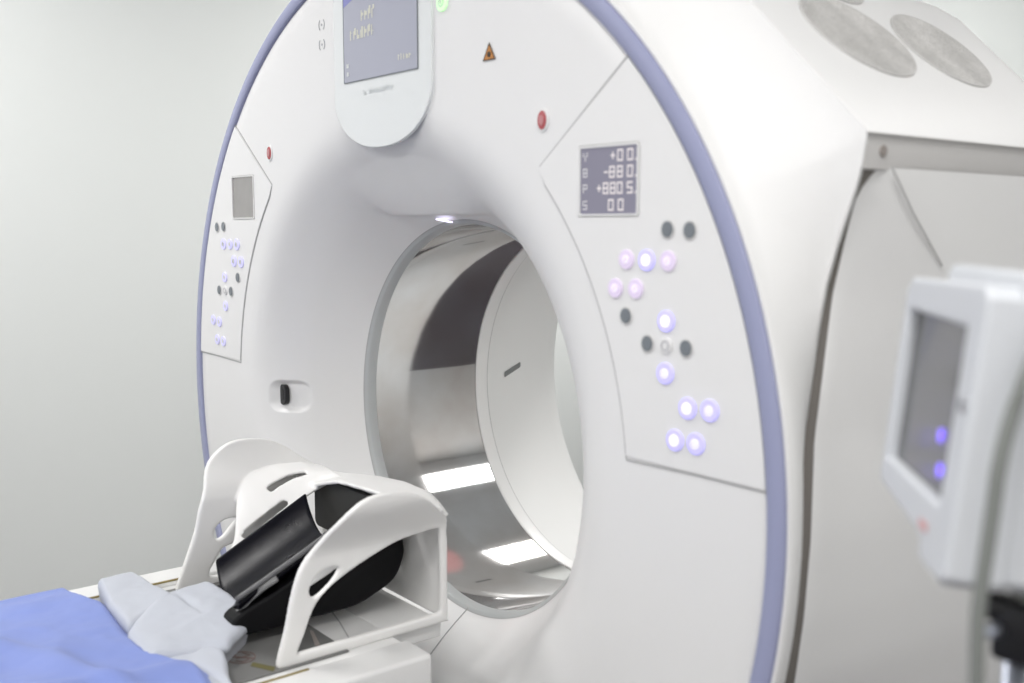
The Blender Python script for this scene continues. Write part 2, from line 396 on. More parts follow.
for sgn in (1, -1):
    rows = []
    for i in range(75):
        z = .455-.0195*i; xf = xe(z)
        rows.append([(sgn*(xf-.028), .088, z), (sgn*(xf-.006), .098, z), (sgn*(xf-.0015), .1035, z), (sgn*(xf-.002), .125, z)])
    vs, fs = grid(rows); g(mesh('groove_shade_strip', vs, fs, GROOVEM))
# recessed grey band between shoulder and side cover, with a screw
for sgn in (1, -1):
    b = g(box('side_band', (min(sgn*.82, sgn*.8625), .084, .418), (max(sgn*.82, sgn*.8625), .75, .4615), BAND, None, .0015))
    if sgn == 1: plate('screw', [circ(.117, .4390, .0062, 20)], .004, DGREY, b, SM(.8630))
for sgn in (1, -1): g(box('inner_frame', (min(sgn*.60, sgn*.766), .122, -.99), (max(sgn*.60, sgn*.766), .70, .42), DGREY, None, .005))
g(box('base_cover', (-.68, .20, -1.0), (.68, .75, -.60), WHITE, None, .02))

# control panels --------------------------------------------------------------
def arc(r, a0, a1, k): return [(r*math.cos(math.radians(a0+(a1-a0)*i/k)), r*math.sin(math.radians(a0+(a1-a0)*i/k))) for i in range(k+1)]
a_top = math.degrees(math.atan2(.567, .588)); a_ap = math.degrees(math.atan2(.435, .415)); a_bi = math.degrees(math.atan2(.060, .588))
PANO = [(.415, .435)] + arc(.5935, a_ap-2.5, a_bi+.2, 30)[0:] + arc(.8105, 4.4, a_top, 40)
VIO = [(.622, .314, 'V'), (.656, .241, 'V'), (.656, .177, 'v'), (.727, .141, 'v'), (.693, .139, 'V'), (.707, .098, 'v'), (.674, .097, 'V')]
PINK = [(.587, .314), (.657, .314), (.604, .278), (.568, .277)]
DARKB = [(.690, .351), (.655, .352), (.587, .243), (.688, .211), (.625, .211)]
SEG = {'0': 'abcdef', '8': 'abcdefg', '5': 'afgcd', '1': 'bc', '-': 'g'}
def digit(ch, x, z, w, h, t=.0019):
    R_ = []
    hh = h/2
    segs = {'a': (x, z+hh-t/2, w, t), 'd': (x, z-hh+t/2, w, t), 'g': (x, z, w, t), 'f': (x-w/2+t/2, z+hh/2, t, hh), 'b': (x+w/2-t/2, z+hh/2, t, hh), 'e': (x-w/2+t/2, z-hh/2, t, hh), 'c': (x+w/2-t/2, z-hh/2, t, hh)}
    if ch == '+': return [(x-w*.4, z-t/2, x+w*.4, z+t/2), (x-t/2, z-w*.45, x+t/2, z+w*.45)]
    if ch == '.': return [(x-t*.6, z-hh, x+t*.6, z-hh+t*1.3)]
    if ch == '-': return [(x-w*.4, z-t/2, x+w*.4, z+t/2)]
    for s in SEG[ch]:
        cx, cz, ww, hhh = segs[s]; R_.append((cx-ww/2, cz-hhh/2, cx+ww/2, cz+hhh/2))
    return R_
def rects(name, L, y, m, parent):
    vs, fs = [], []
    for i, (a, b, c, d) in enumerate(L):
        k = len(vs); yy = y-.00005*(i % 7); vs += [(a, yy, b), (c, yy, b), (c, yy, d), (a, yy, d)]; fs.append((k, k+1, k+2, k+3))
    return mesh(name, vs, fs, m, parent, False, fix=False)
def control_panel(sgn):
    fl = lambda L: [(sgn*p[0], p[1]) for p in L]
    px0, px1, pz0, pz1 = .499, .603, .371, .456
    outer = [fl(PANO), fl(rrect(px0-.004, pz0-.004, px1+.004, pz1+.004, .004))]
    P = g(plate('control_panel', outer, .0016, PANEL, None, FM(-.0012), bev=0))
    P['label'] = 'angular control panel with lit figures and glowing buttons' if sgn > 0 else 'angular control panel with blank grey display window'
    ed = PANO[:32]; 
    ribbon('panel_seam', fl([(.588, .570), (.415, .4365)]+arc(.592, a_ap-2.5, a_bi-.3, 30)[0:]+[(.70, .0595), (.812, .0595)]), .0022, .0016, SEAM, P, FM(-.0002))
    plate('display_frame', [fl(rrect(px0-.0022, pz0-.0022, px1+.0022, pz1+.0022, .003)), fl(rrect(px0, pz0, px1, pz1, .002))], .005, PANEL, P, FM(-.0010))
    D = plate('display', [fl(rrect(px0-.001, pz0-.001, px1+.001, pz1+.001, .002))], .001, DISP if sgn > 0 else DISPL, P, FM(-.0008))
    if sgn > 0:
        W, H = px1-px0, pz1-pz0; U = lambda u: px0+u*W; V = lambda v: pz1-v*H
        L = []
        w, h = .0100, .0148
        rowsd = [(.135, [('+', .575), ('0', .70), ('0', .87), ('.', .965)]), (.375, [('-', .46), ('8', .565), ('8', .70), ('0', .87), ('.', .965)]),
                 (.615, [('+', .34), ('8', .455), ('8', .58), ('0', .70), ('5', .87), ('.', .965)]), (.865, [('0', .55), ('0', .72)])]
        for v, it in rowsd:
            for ch, u in it: L += digit(ch, U(u), V(v), w, h)
        rects('readout_digits', L, -.0015, DIGIT, P)
        L = []
        for v, ch in ((.135, 'Y'), (.375, 'B'), (.615, 'P'), (.865, 'S')):
            x, z = U(.085), V(v); t = .0016; hh = .0058; ww = .0042
            if ch == 'Y': L += [(x-ww, z, x-ww+t, z+hh), (x+ww-t, z, x+ww, z+hh), (x-t/2, z-hh, x+t/2, z+t)]
            elif ch == 'B': L += digit('8', x, z, ww*2, hh*2, t)
            elif ch == 'P': L += [(x-ww, z-hh, x-ww+t, z+hh), (x-ww, z+hh-t, x+ww, z+hh), (x+ww-t, z, x+ww, z+hh), (x-ww, z-t/2, x+ww, z+t/2)]
            else: L += digit('5', x, z, ww*2, hh*2, t)
        rects('readout_letters', L, -.0015, DIGDIM, P)
    yb = -.0030
    for (x, z, k) in VIO:
        x *= sgn
        if sgn > 0:
            b = plate('button', [circ(x, z, .0125)], .002, BTNOUT, P, FM(yb), bev=.0006)
            plate('button_light', [circ(x, z, .0072 if k == 'V' else .0058)], .0008, BTNCORE, b, FM(yb-.0022))
            if k == 'v': plate('button_symbol', [circ(x, z, .0038, 16), circ(x, z, .0024, 16)], .0005, BTNOUT, b, FM(yb-.0029))
        else:
            b = plate('button', [circ(x, z, .0105)], .002, BTNOUTL, P, FM(yb), bev=.0006)
            plate('button_symbol', [circ(x, z, .0048, 16)], .0006, BTNWHITE, b, FM(yb-.002))
    for (x, z) in PINK:
        x *= sgn
        b = plate('button', [circ(x, z, .0118)], .002, BTNPINK if sgn > 0 else BTNOUTL, P, FM(yb), bev=.0006)
        plate('button_light', [circ(x, z, .0055)], .0008, BTNPC if sgn > 0 else BTNWHITE, b, FM(yb-.0022))
        plate('button_symbol', [[(x-.003, z-.003), (x-.0018, z-.0035), (x+.003, z+.003), (x+.0018, z+.0035)]], .0005, ICON if sgn < 0 else BTNPINK, b, FM(yb-.0029))
    for (x, z) in DARKB:
        x *= sgn
        b = plate('button', [circ(x, z, .0078, ry=.0088)], .002, BTNDARK, P, FM(yb), bev=.0006)
        plate('button_rim', [circ(x, z, .0112, ry=.0118), circ(x, z, .0092, ry=.0099)], .001, BTNWHITE, b, FM(yb+.0002))
    x = .656*sgn
    b = plate('button', [circ(x, .211, .0092)], .0015, PANEL, P, FM(yb), bev=.0006)
    plate('button_symbol', [circ(x, .211, .0062), circ(x, .211, .0050)], .0005, ICON, b, FM(yb-.0018))
control_panel(1); control_panel(-1)
for x in (.421, -.421):
    b = g(plate('stop_button', [circ(x, .499, .0080, ry=.0118)], .003, RED, None, FM(-.0008), bev=.001))
    plate('button_light', [circ(x, .499, .0048, ry=.007)], .0012, REDC, b, FM(-.0036))
    plate('button_collar', [circ(x, .499, .0118, ry=.0155), circ(x, .499, .0094, ry=.0132)], .002, PANEL, b, FM(-.0005), bev=.0006)

# display pod -----------------------------------------------------------------
pod_out = [(.151, .58)]+[(.151, .70), (.151, .76), (.14, .79), (.10, .805), (-.10, .805), (-.14, .79), (-.151, .76), (-.151, .70), (-.151, .58)]+[(math.copysign(.151*abs(math.cos(PI+PI*i/40))**.92, math.cos(PI+PI*i/40)), .58+.092*math.sin(PI+PI*i/40)) for i in range(1, 40)]
pod_out = [(x+.006, z) for x, z in pod_out]
pod = g(plate('display_pod', [pod_out], .0032, POD, None, FM(-.0014), bev=.0016))
scr = plate('screen', [rrect(-.115, .603, .115, .785, .002)], .001, SCREEN, pod, FM(-.0054) @ Matrix.Translation((.007, 0, 0)))
plate('screen_edge', [rrect(-.1165, .6015, .1165, .7865, .002), rrect(-.1148, .6032, .1148, .7848, .002)], .0012, BTNDARK, pod, FM(-.0056) @ Matrix.Translation((.007, 0, 0)))
plate('screen_picture', [[(-.114, .784), (-.114, .7305), (-.05, .7495), (.02, .784)]], .0004, SCRBLUE, pod, FM(-.0062) @ Matrix.Translation((.007, 0, 0)))
random.seed(9)
def blur_text(x0, x1, z, h, m, n):
    L = []; w = (x1-x0)/n
    for i in range(n):
        x = x0+i*w; L += [(x, z, x+w*.28, z+h*random.uniform(.75, 1)), (x+w*.28, z+h*random.choice((0, .4, .7)), x+w*.72, z+h*random.choice((.25, .55, .95))+h*.1)]
    return L
for L in (blur_text(-.048, -.001, .700, .020, SCRTXT, 4), blur_text(-.085, -.003, .672, .018, SCRTXT, 7), blur_text(.067, .107, .621, .010, SCRTXT, 5)):
    rects('text_line', L, -.0066, SCRTXT, pod)
rects('screen_icon', [(-.099, .627, -.091, .634), (-.098, .613, -.091, .620)], -.0066, FAINT, pod)
# faded mark under the screen: a small dot and a faint line of letters
rects('faded_mark', blur_text(-.046, -.034, .577, .010, FAINT, 1)+blur_text(-.028, .051, .578, .008, FAINT, 8), -.0056, FAINTER, pod)
gb = g(plate('ready_light', [circ(.185, .693, .0120)], .002, GREEN, None, FM(-.0015), bev=.001))
plate('light_symbol', [circ(.185, .693, .0070, 24), circ(.185, .693, .0050, 24)], .0006, FAINT, gb, FM(-.0046))
rects('light_bar', [(.183, .690, .187, .703)], -.0051, FAINT, gb)
for z in (.716, .681):
    ic = g(plate('position_icon', [circ(-.1965, z, .0022, 14)], .0006, ICON, None, FM(-.0006)))
    for s in (-1, 1):
        ribbon('icon_arc', [(-.1965+s*(.004+.006*math.cos(a)), z+.009*math.sin(a)) for a in [(-1.2+.3*i) for i in range(9)]], .0014, .0006, ICON, ic, FM(-.0008))
wt = g(plate('warning_sign', [[(.288, .594), (.3155, .594), (.302, .617)]], .0008, ORANGE, None, FM(-.0008)))
ribbon('sign_border', [(.288, .594), (.3155, .594), (.302, .617)], .0026, .0008, BROWN, wt, FM(-.0013), closed=True)
plate('sign_symbol', [circ(.3018, .6015, .0040, 14)], .0006, BROWN, wt, FM(-.0016))

# intercom recess in the funnel ------------------------------------------------
def on_face(x, z, off=0.):
    r = math.hypot(x, z); return Vector((x, Fy(r)-off, z))
def dish(x0, x1, z0, z1, rad, depth):
    """rounded-rectangle recess draped on the funnel; a shallow bowl whose lip sits just proud"""
    cx, cz = (x0+x1)/2, (z0+z1)/2; ol = rrect(x0, z0, x1, z1, rad, 8); rows = []
    for (x, z) in ol:
        row = []
        for k, d in ((1.10, -.0004), (1.02, .0022), (.97, .0020), (.90, -.002), (.80, -.004), (.5, -.004), (.02, -.004)):
            xx, zz = cx+(x-cx)*k, cz+(z-cz)*k; p = on_face(xx, zz); row.append((p.x, p.y-d*1., p.z))
        rows.append(row)
    return rows
# the recess is cut into the front cover by lowering its surface there
fc = kids[0]
bm = bmesh.new(); bm.from_mesh(fc.data)
sel = [f for f in bm.faces if -.53 < f.calc_center_median().x < -.40 and abs(f.calc_center_median().z+.003) < .06 and f.calc_center_median().y < .15]
ed = list({e for f in sel for e in f.edges}); bmesh.ops.subdivide_edges(bm, edges=ed, cuts=4, use_grid_fill=True)
for v in bm.verts:
    x, y, z = v.co
    if -.54 < x < -.39 and abs(z) < .07:
        dx = max(0, abs(x+.4570)-.013); dz = max(0, abs(z+.0045)-.010); d = math.hypot(dx, dz)
        v.co.y += .014*sm((.026-d)/.013)*(1 if x < -.455 else sm((-.418-x)/.036))
bmesh.ops.recalc_face_normals(bm, faces=bm.faces); bm.to_mesh(fc.data); bm.free()
for p in fc.data.polygons: p.use_smooth = True
YI = Fy(.472)+.0105
ic = g(plate('intercom_slot', [rrect(-.4880, -.0235, -.4620, .0175, .0120)], .008, BLACK, None, FM(YI), bev=.0015))
plate('slot_grille', [rrect(-.4810, -.016, -.4690, .010, .0055)], .001, BTNBLK, ic, FM(YI-.0060))
# laser windows
g(plate('laser_window', [rrect(-.024, -.0045, .024, .0045, .004)], .002, mat('laser_glass', (.7, .65, .9), .1, emit=(.86, .82, 1.), estr=1.6), None, Matrix(((1, 0, 0, -.052), (0, 1, 0, .166), (0, 0, 1, .3640), (0, 0, 0, 1))) @ Matrix.Rotation(.12, 4, 'Y')))
# slot in the rear cone
def cone_x(y, z):
    for (r0, y0), (r1, y1) in zip([(.3614, .5024), (.385, .56), (.42, .66)], [(.385, .56), (.42, .66), (.45, .76)]):
        if y0 <= y <= y1: r = r0+(r1-r0)*(y-y0)/(y1-y0)
    return -math.sqrt(r*r-z*z)+.0012
rr_ = rrect(-.030, -.0068, .030, .0068, .004); vs = []
for (u, v) in rr_: y, z = .609+u*1.15, .009+u*.28+v; vs.append((cone_x(y, z), y, z))
g(mesh('cone_slot', vs, [tuple(range(len(vs)))], mat('slot_grey', (.22, .23, .23), .5), None, False))
# seam arc low on the front cover
sp = [(0, -.362), (.001, -.38), (.004, -.40), (.010, -.42), (.02, -.45), (.04, -.50), (.05, -.56), (.055, -.66), (.055, -.79)]
tube('cover_joint', [on_face(x, z, -.0002) for x, z in cr(sp, False, 5)], .0016, SEAM, kids[0], 6)

for o in kids: adopt(o, G)
# sub-parts were given world coordinates while their parents sat at the origin: nothing else to do

# ------------------------------------------------------------------ table
T = thing('patient_table', 'white patient table with gold edged side rails leading into the bore', 'table', (0, -.7, -1.0))
tk = []
tk.append(box('tabletop', (-.236, -1.9, -.300), (.236, -.112, -.2775), TABLE, None, .004))
tk.append(box('table_tongue', (-.192, -.1125, -.305), (.192, -.016, -.2775), TABLE, None, .003))
tk.append(box('table_mat', (-.21, -1.9, -.2775), (.21, -.195, -.2745), MATG, None, .002))
for s in (1, -1):
    r = box('rail', (min(s*.236, s*.306), -1.9, -.36), (max(s*.236, s*.306), -.110, -.2700), TABLE, None, .007, 5); tk.append(r)
    box('gold_strip', (min(s*.2375, s*.2425), -1.9, -.2712), (max(s*.2375, s*.2425), -.278 if s > 0 else -.262, -.2688), GOLD, r, .0003)
ribs = ribbon('seam_line', [(.04, -.135), (.10, -.150), (.19, -.178)], .0018, .0006, SEAM, None, TM(-.2770)); tk.append(ribs)
tk.append(plate('mat_slot', [[(.108, -.207), (.113, -.204), (.168, -.221), (.165, -.228)]], .001, DGREY, None, TM(-.2738)))
mk = plate('round_mark', [circ(.118, -.338, .022, 32, .020), circ(.118, -.338, .0200, 32, .0182)], .0006, MARKC, None, TM(-.2740) @ Matrix.Translation((.016, .006, 0))); tk.append(mk)
ribbon('mark_line', [(.104, -.351), (.132, -.325)], .003, .0006, MARKC, mk, TM(-.2738) @ Matrix.Translation((.016, .006, 0)))
ribbon('mark_line', [(.104, -.330), (.118, -.324), (.118, -.345), (.104, -.342)], .0024, .0006, MARKC, mk, TM(-.2737) @ Matrix.Translation((.016, .006, 0)))
ribbon('mark_line', [(.124, -.350), (.134, -.342), (.130, -.332)], .0024, .0006, MARKC, mk, TM(-.2737) @ Matrix.Translation((.016, .006, 0)))
tk.append(plate('olive_label', [[(.160, -.326), (.170, -.334), (.207, -.316), (.196, -.308)]], .0006, OLIVE, None, TM(-.2740)))
tk.append(box('table_body', (-.22, -1.9, -.52), (.22, -.35, -.305), TABLE, None, .02))
tk.append(box('pedestal', (-.20, -1.8, -1.0), (.20, -.9, -.52), TABLE, None, .03))
for o in tk: adopt(o, T)

# ------------------------------------------------------------------ head holder
H = thing('head_holder', 'white moulded plastic head holder with winged sides standing on the table end', 'head holder', (0, -.15, -.2775))
SO = [(-.306, -.268), (-.292, -.222), (-.282, -.18), (-.268, -.140), (-.246, -.110), (-.226, -.075), (-.206, -.052), (-.178, -.038), (-.142, -.036), (-.105, -.043), (-.075, -.058), (-.045, -.082), (-.018, -.104), (-.012, -.14), (-.012, -.20), (-.012, -.268), (-.018, -.2765), (-.10, -.2765), (-.2, -.2765), (-.290, -.2765), (-.302, -.2745)]
SI = [(-.278, -.2615), (-.266, -.235), (-.254, -.207), (-.243, -.190), (-.224, -.174), (-.197, -.159), (-.15, -.140), (-.105, -.126), (-.07, -.121), (-.030, -.119), (-.024, -.125), (-.022, -.16), (-.022, -.208), (-.022, -.258), (-.030, -.2625), (-.10, -.2625), (-.195, -.2625), (-.265, -.2625)]
TD = [(-.254, -.164), (-.243, -.149), (-.222, -.142), (-.204, -.146), (-.212, -.162), (-.232, -.178), (-.248, -.185), (-.256, -.176)]
SOF = [(-.302, -.268), (-.284, -.222), (-.266, -.175), (-.258, -.140), (-.246, -.108), (-.230, -.074)]+SO[6:]
SIF = [(-.246, -.2615), (-.242, -.250), (-.233, -.237), (-.226, -.226), (-.217, -.216), (-.192, -.210), (-.15, -.200), (-.105, -.170), (-.07, -.150), (-.034, -.140)]+SI[10:]
TDF = [(-.236, -.188), (-.229, -.172), (-.210, -.1625), (-.188, -.166), (-.200, -.178), (-.216, -.194), (-.230, -.199)]
def gx(z): return .2+.045*sm((z+.128)/.085)
objs = []
for s in (1, -1):
    LL = (SO, SI, TD) if s > 0 else (SOF, SIF, TDF)
    o = plate('t', [[(p.x, p.y) for p in cr([(a, b, 0) for a, b in L], True, 4)] for L in LL], .010, PLAST, None, SM(0), bev=.0012)
    bm = bmesh.new(); bm.from_mesh(o.data); bmesh.ops.triangulate(bm, faces=bm.faces[:])
    for _ in range(5):
        es = [e for e in bm.edges if e.calc_length() > .012]
        if not es: break
        bmesh.ops.subdivide_edges(bm, edges=es, cuts=1); bmesh.ops.triangulate(bm, faces=bm.faces[:])
    for v in bm.verts: v.co.x = s*(gx(v.co.z)-.002+v.co.x)
    if s < 0: bmesh.ops.reverse_faces(bm, faces=bm.faces)
    bm.to_mesh(o.data); bm.free(); objs.append(o)
def solid(rows, th, skip=None):
    """a sheet of rows given thickness th along its own normals"""
    n, k = len(rows), len(rows[0]); R = [[Vector(p) for p in r] for r in rows]; vs = []; N = []
    for i in range(n):
        for j in range(k):
            a = R[min(i+1, n-1)][j]-R[max(i-1, 0)][j]; b = R[i][min(j+1, k-1)]-R[i][max(j-1, 0)]; nn = a.cross(b)
            N.append(nn.normalized() if nn.length > 1e-9 else Vector((0, 0, 1)))
    flat = [p for r in R for p in r]; vs = [p+q*th/2 for p, q in zip(flat, N)]+[p-q*th/2 for p, q in zip(flat, N)]; m = len(flat)
    cells = {(i, j) for i in range(n-1) for j in range(k-1) if not (skip and skip(i/(n-1), j/(k-1)))}; fs = []
    for (i, j) in cells:
        q = (i*k+j, i*k+j+1, (i+1)*k+j+1, (i+1)*k+j); fs.append(q); fs.append(tuple(m+t for t in q)[::-1])
        for (di, dj, e0, e1) in ((0, -1, q[0], q[3]), (0, 1, q[1], q[2]), (-1, 0, q[0], q[1]), (1, 0, q[3], q[2])):
            if (i+di, j+dj) not in cells: fs.append((e0, e1, m+e1, m+e0))
    return vs, fs
def lerp(a, b, t): return Vector(a)*(1-t)+Vector(b)*t
def along(pts, t):
    q = t*(len(pts)-1); i = min(int(q), len(pts)-2); return lerp(pts[i], pts[i+1], q-i)
# ledges sloping from the side plates to the trough rim
for s in (1, -1):
    outer = [(s*.200, -.186, -.128), (s*.201, -.184, -.118), (s*.203, -.180, -.108), (s*.205, -.171, -.101), (s*.210, -.146, -.090), (s*.212, -.112, -.084), (s*.205, -.056, -.086), (s*.200, -.018, -.098)]
    inner = [(s*.118, -.248, -.212), (s*.117, -.225, -.198), (s*.117, -.188, -.178), (s*.117, -.150, -.158), (s*.117, -.112, -.138), (s*.115, -.083, -.121), (s*.105, -.060, -.108), (s*.085, -.040, -.092)]
    rows = []
    for i in range(81):
        u = i/80; a = along(outer, u); b = along(inner, u); r = []
        for j in range(25):
            v = j/24; p = lerp(a, b, v); p.z += .003*math.sin(PI*v)*(1-.3*u); p.y += .022*math.sin(PI*v)*max(0, 1-u/.12); r.append(p)
        rows.append(r)
    def slot(u, v):
        A = abs(u-.36) < .19*(1-.35*((v-.84)/.08)**2) and abs(v-.84) < .07
        B = abs(u-.66) < .15 and abs(v-.46) < .045
        return A or B
    vs, fs = solid(rows, .006, slot); objs.append(mesh('t', vs, fs, PLAST))
    # post from ledge down to the base, on the patient side
# bridge over the gantry end
ZB = [(-.206, -.106), (-.14, -.098), (-.06, -.087), (.01, -.078), (.09, -.071), (.157, -.074), (.182, -.085), (.206, -.100)]
ZF = [(-.206, -.106), (-.115, -.108), (-.06, -.092), (-.01, -.079), (.067, -.075), (.138, -.072), (.18, -.076), (.206, -.086)]
def tab(T_, x):
    for (a, b), (c, d) in zip(T_, T_[1:]):
        if a <= x <= c: return b+(d-b)*(x-a)/(c-a)
    return T_[-1][1]
rows = []
for i in range(41):
    x = -.198+.396*i/40; r = []
    for j in range(13):
        v = j/12; y = -.088+.082*v
        z = tab(ZF, x)*(1-v)+tab(ZB, x)*v-(.012*max(0, (v-.8)/.2)**2); r.append((x, y+.012*(1-v)*sm((-x-.03)/.09), z))
    rows.append(r)
vs, fs = solid(rows, .007); objs.append(mesh('t', vs, fs, PLAST))
# end wall
rows = []
for i in range(31):
    x = -.198+.396*i/30; zt = tab(ZB, x)-.012; rows.append([(x, -.012, -.2755+(zt+.2755)*j/12) for j in range(13)])
vs, fs = solid(rows, .006); objs.append(mesh('t', vs, fs, PLAST))
# join, voxel-remesh into one moulding
allbm = bmesh.new()
for o in objs:
    allbm.from_mesh(o.data); bpy.data.objects.remove(o)
me = bpy.data.meshes.new('holder_shell'); bmesh.ops.recalc_face_normals(allbm, faces=allbm.faces); allbm.to_mesh(me); allbm.free()
hs = link('holder_shell', me, PLAST)
md = hs.modifiers.new('r', 'REMESH'); md.mode = 'VOXEL'; md.voxel_size = .0022; md.use_smooth_shade = True
ms = hs.modifiers.new('s', 'SMOOTH'); ms.factor = .6; ms.iterations = 7
dg = bpy.context.evaluated_depsgraph_get(); me2 = bpy.data.meshes.new_from_object(hs.evaluated_get(dg)); hs.modifiers.clear(); hs.data = me2
if not me2.materials: me2.materials.append(PLAST)
for p in me2.polygons: p.use_smooth = True
adopt(hs, H)
# strap end hanging from the rim
adopt(tube('strap_end', cr([(.112, -.262, -.176), (.108, -.282, -.186), (.095, -.300, -.205), (.085, -.315, -.226)], False, 6), .0052, STRAPG, None, 10), H)

# black padded cushion in the trough
C = thing('head_cushion', 'black padded vinyl head cushion lying in the white head holder', 'cushion', (0, -.2, -.25))
rows = []
FL, FR, NL, NR = Vector((-.108, -.268, -.206)), Vector((-.112, -.096, -.120)), Vector((.104, -.322, -.200)), Vector((.106, -.150, -.116))
for i in range(25):
    u = i/24; a = lerp(FL, FR, u); b = lerp(NL, NR, u); r = []
    for j in range(25):
        v = j/24; p = lerp(a, b, v); dip = .046*(math.sin(PI*v)**.8 if 0 < v < 1 else 0); p.z -= dip; p.y += 0
        r.append(p)
    rows.append(r)
vs, fs = solid(rows, .014); pad = mesh('pad', vs, fs, VINYL)
bv = pad.modifiers.new('b', 'BEVEL'); bv.width = .004; bv.segments = 3; bv.limit_method = 'ANGLE'; bv.angle_limit = .8
adopt(pad, C)
# raised piping of the near rim
pr = tube('rim_piping', cr([NL+Vector((.003, -.004, .004)), lerp(NL, NR, .5)+Vector((.004, 0, .003)), NR+Vector((.004, .0, .003)), Vector((.110, -.092, -.086))], False, 8), .0042, mat('piping_grey', (.10, .10, .105), .35), None, 8); adopt(pr, C)
bp_ = [(-.318, -.228), (-.24, -.198), (-.142, -.152), (-.075, -.142), (-.042, -.148), (-.036, -.165), (-.035, -.19), (-.052, -.222), (-.09, -.240), (-.13, -.250), (-.22, -.251), (-.305, -.251), (-.318, -.243)]
b2_ = [(-.300, -.250), (-.24, -.235), (-.142, -.212), (-.08, -.205), (-.052, -.222), (-.09, -.240), (-.13, -.2505), (-.22, -.2515)]
ccheek = plate('t', [[(p.x, p.y) for p in cr([(a, b, 0) for a, b in bp_], True, 5)]], .030, VINYL2, None, SM(.084), bev=.006, bseg=4)
cbody = plate('t', [[(p.x, p.y) for p in cr([(a, b, 0) for a, b in b2_], True, 5)]], .150, VINYL2, None, SM(-.005), bev=.004, bseg=3)
jb = bmesh.new(); jb.from_mesh(ccheek.data); jb.from_mesh(cbody.data); me = bpy.data.meshes.new('cushion_base'); jb.to_mesh(me); jb.free()
bpy.data.objects.remove(ccheek); bpy.data.objects.remove(cbody)
fo = plate('end_pad', [rrect(-.165, -.195, .092, -.104, .012)], .008, FOAMG, None, FM(-.045), bev=.002); adopt(fo, C)
base = link('cushion_base', me, VINYL2, None, False); adopt(base, C)

# ------------------------------------------------------------------ fabric
Wt = thing('folded_blanket', 'pale grey-blue folded padded blanket lying across the table before the head holder', 'blanket', (.08, -.42, -.2745))
def softpoly(name, top, drop, m, seed, puff=.002, amp=.004, crease=()):
    """same, for a polygonal top outline"""
    ol = cr([Vector(p) for p in top], True, 1)
    L = [Vector(p) for p in top]; n = len(L); per = []
    for i in range(n):
        A, B, Cc = L[i-1], L[i], L[(i+1) % n]
        k = .11; p0 = lerp(B, A, k); p1 = lerp(B, Cc, k)
        for j in range(5):
            t = j/4; per.append((p0*(1-t)**2+B*2*t*(1-t)+p1*t*t))
        nxt = lerp(Cc, B, k)
        for j in range(1, 10): per.append(lerp(p1, nxt, j/10))
    cen = sum(L, Vector())/n; rows = []
    for (q, dz) in [(.002, 0)]+[(.06*i, 0) for i in range(1, 15)]+[(.90, -.001), (.95, -.0035), (.985, -.007), (1.0, -.014), (.985, -.35*drop), (.945, -.7*drop), (.90, -drop)]:
        row = []
        for P in per:
            p = lerp(cen, P, q)
            w = noise.noise(Vector((p.x*13+seed, p.y*13, seed)))*amp+noise.noise(Vector((p.x*45+seed, p.y*45, seed+3)))*amp*.35
            p = p+Vector((noise.noise(p*20+Vector((seed, 0, 0)))*.003, noise.noise(p*20+Vector((0, seed, 5)))*.003, dz+w+puff*(1-q**3)))
            for (p0, p1, wd, dp) in crease:
                q0, q1 = Vector(p0), Vector(p1); tt = max(0, min(1, (Vector((p.x, p.y))-q0).dot(q1-q0)/(q1-q0).length_squared))
                dd = (Vector((p.x, p.y))-(q0+(q1-q0)*tt)).length; p.z -= dp*math.exp(-(dd/wd)**2)*math.sin(PI*min(.9, max(.1, tt)))
            row.append(p)
        rows.append(row)
    vs, fs = grid(rows, closed_v=True); return mesh(name, vs, fs, m)
w1 = softpoly('blanket_fold', [(-.233, -.424, -.235), (-.240, -.366, -.236), (-.16, -.360, -.235), (-.060, -.352, -.232), (.005, -.452, -.233), (-.10, -.446, -.234)], .060, WRAP, 1.3)
w2 = softpoly('blanket_fold', [(.128, -.470, -.236), (.018, -.460, -.235), (-.092, -.370, -.232), (-.109, -.284, -.232), (-.03, -.277, -.231), (.061, -.281, -.233), (.096, -.300, -.237), (.148, -.356, -.240), (.140, -.382, -.240)], .040, WRAP, 5.1, crease=[((-.075, -.350), (.03, -.345), .006, .006), ((.115, -.44), (.14, -.355), .006, .005)])
w3 = softpoly('blanket_fold', [(.08, -.475, -.249), (.118, -.374, -.245), (.148, -.362, -.246), (.236, -.392, -.250), (.310, -.410, -.252), (.300, -.470, -.252), (.166, -.50, -.25)], .030, WRAP, 8.7, crease=[((.16, -.42), (.27, -.40), .006, .004)])
for o in (w1, w2, w3): adopt(o, Wt)

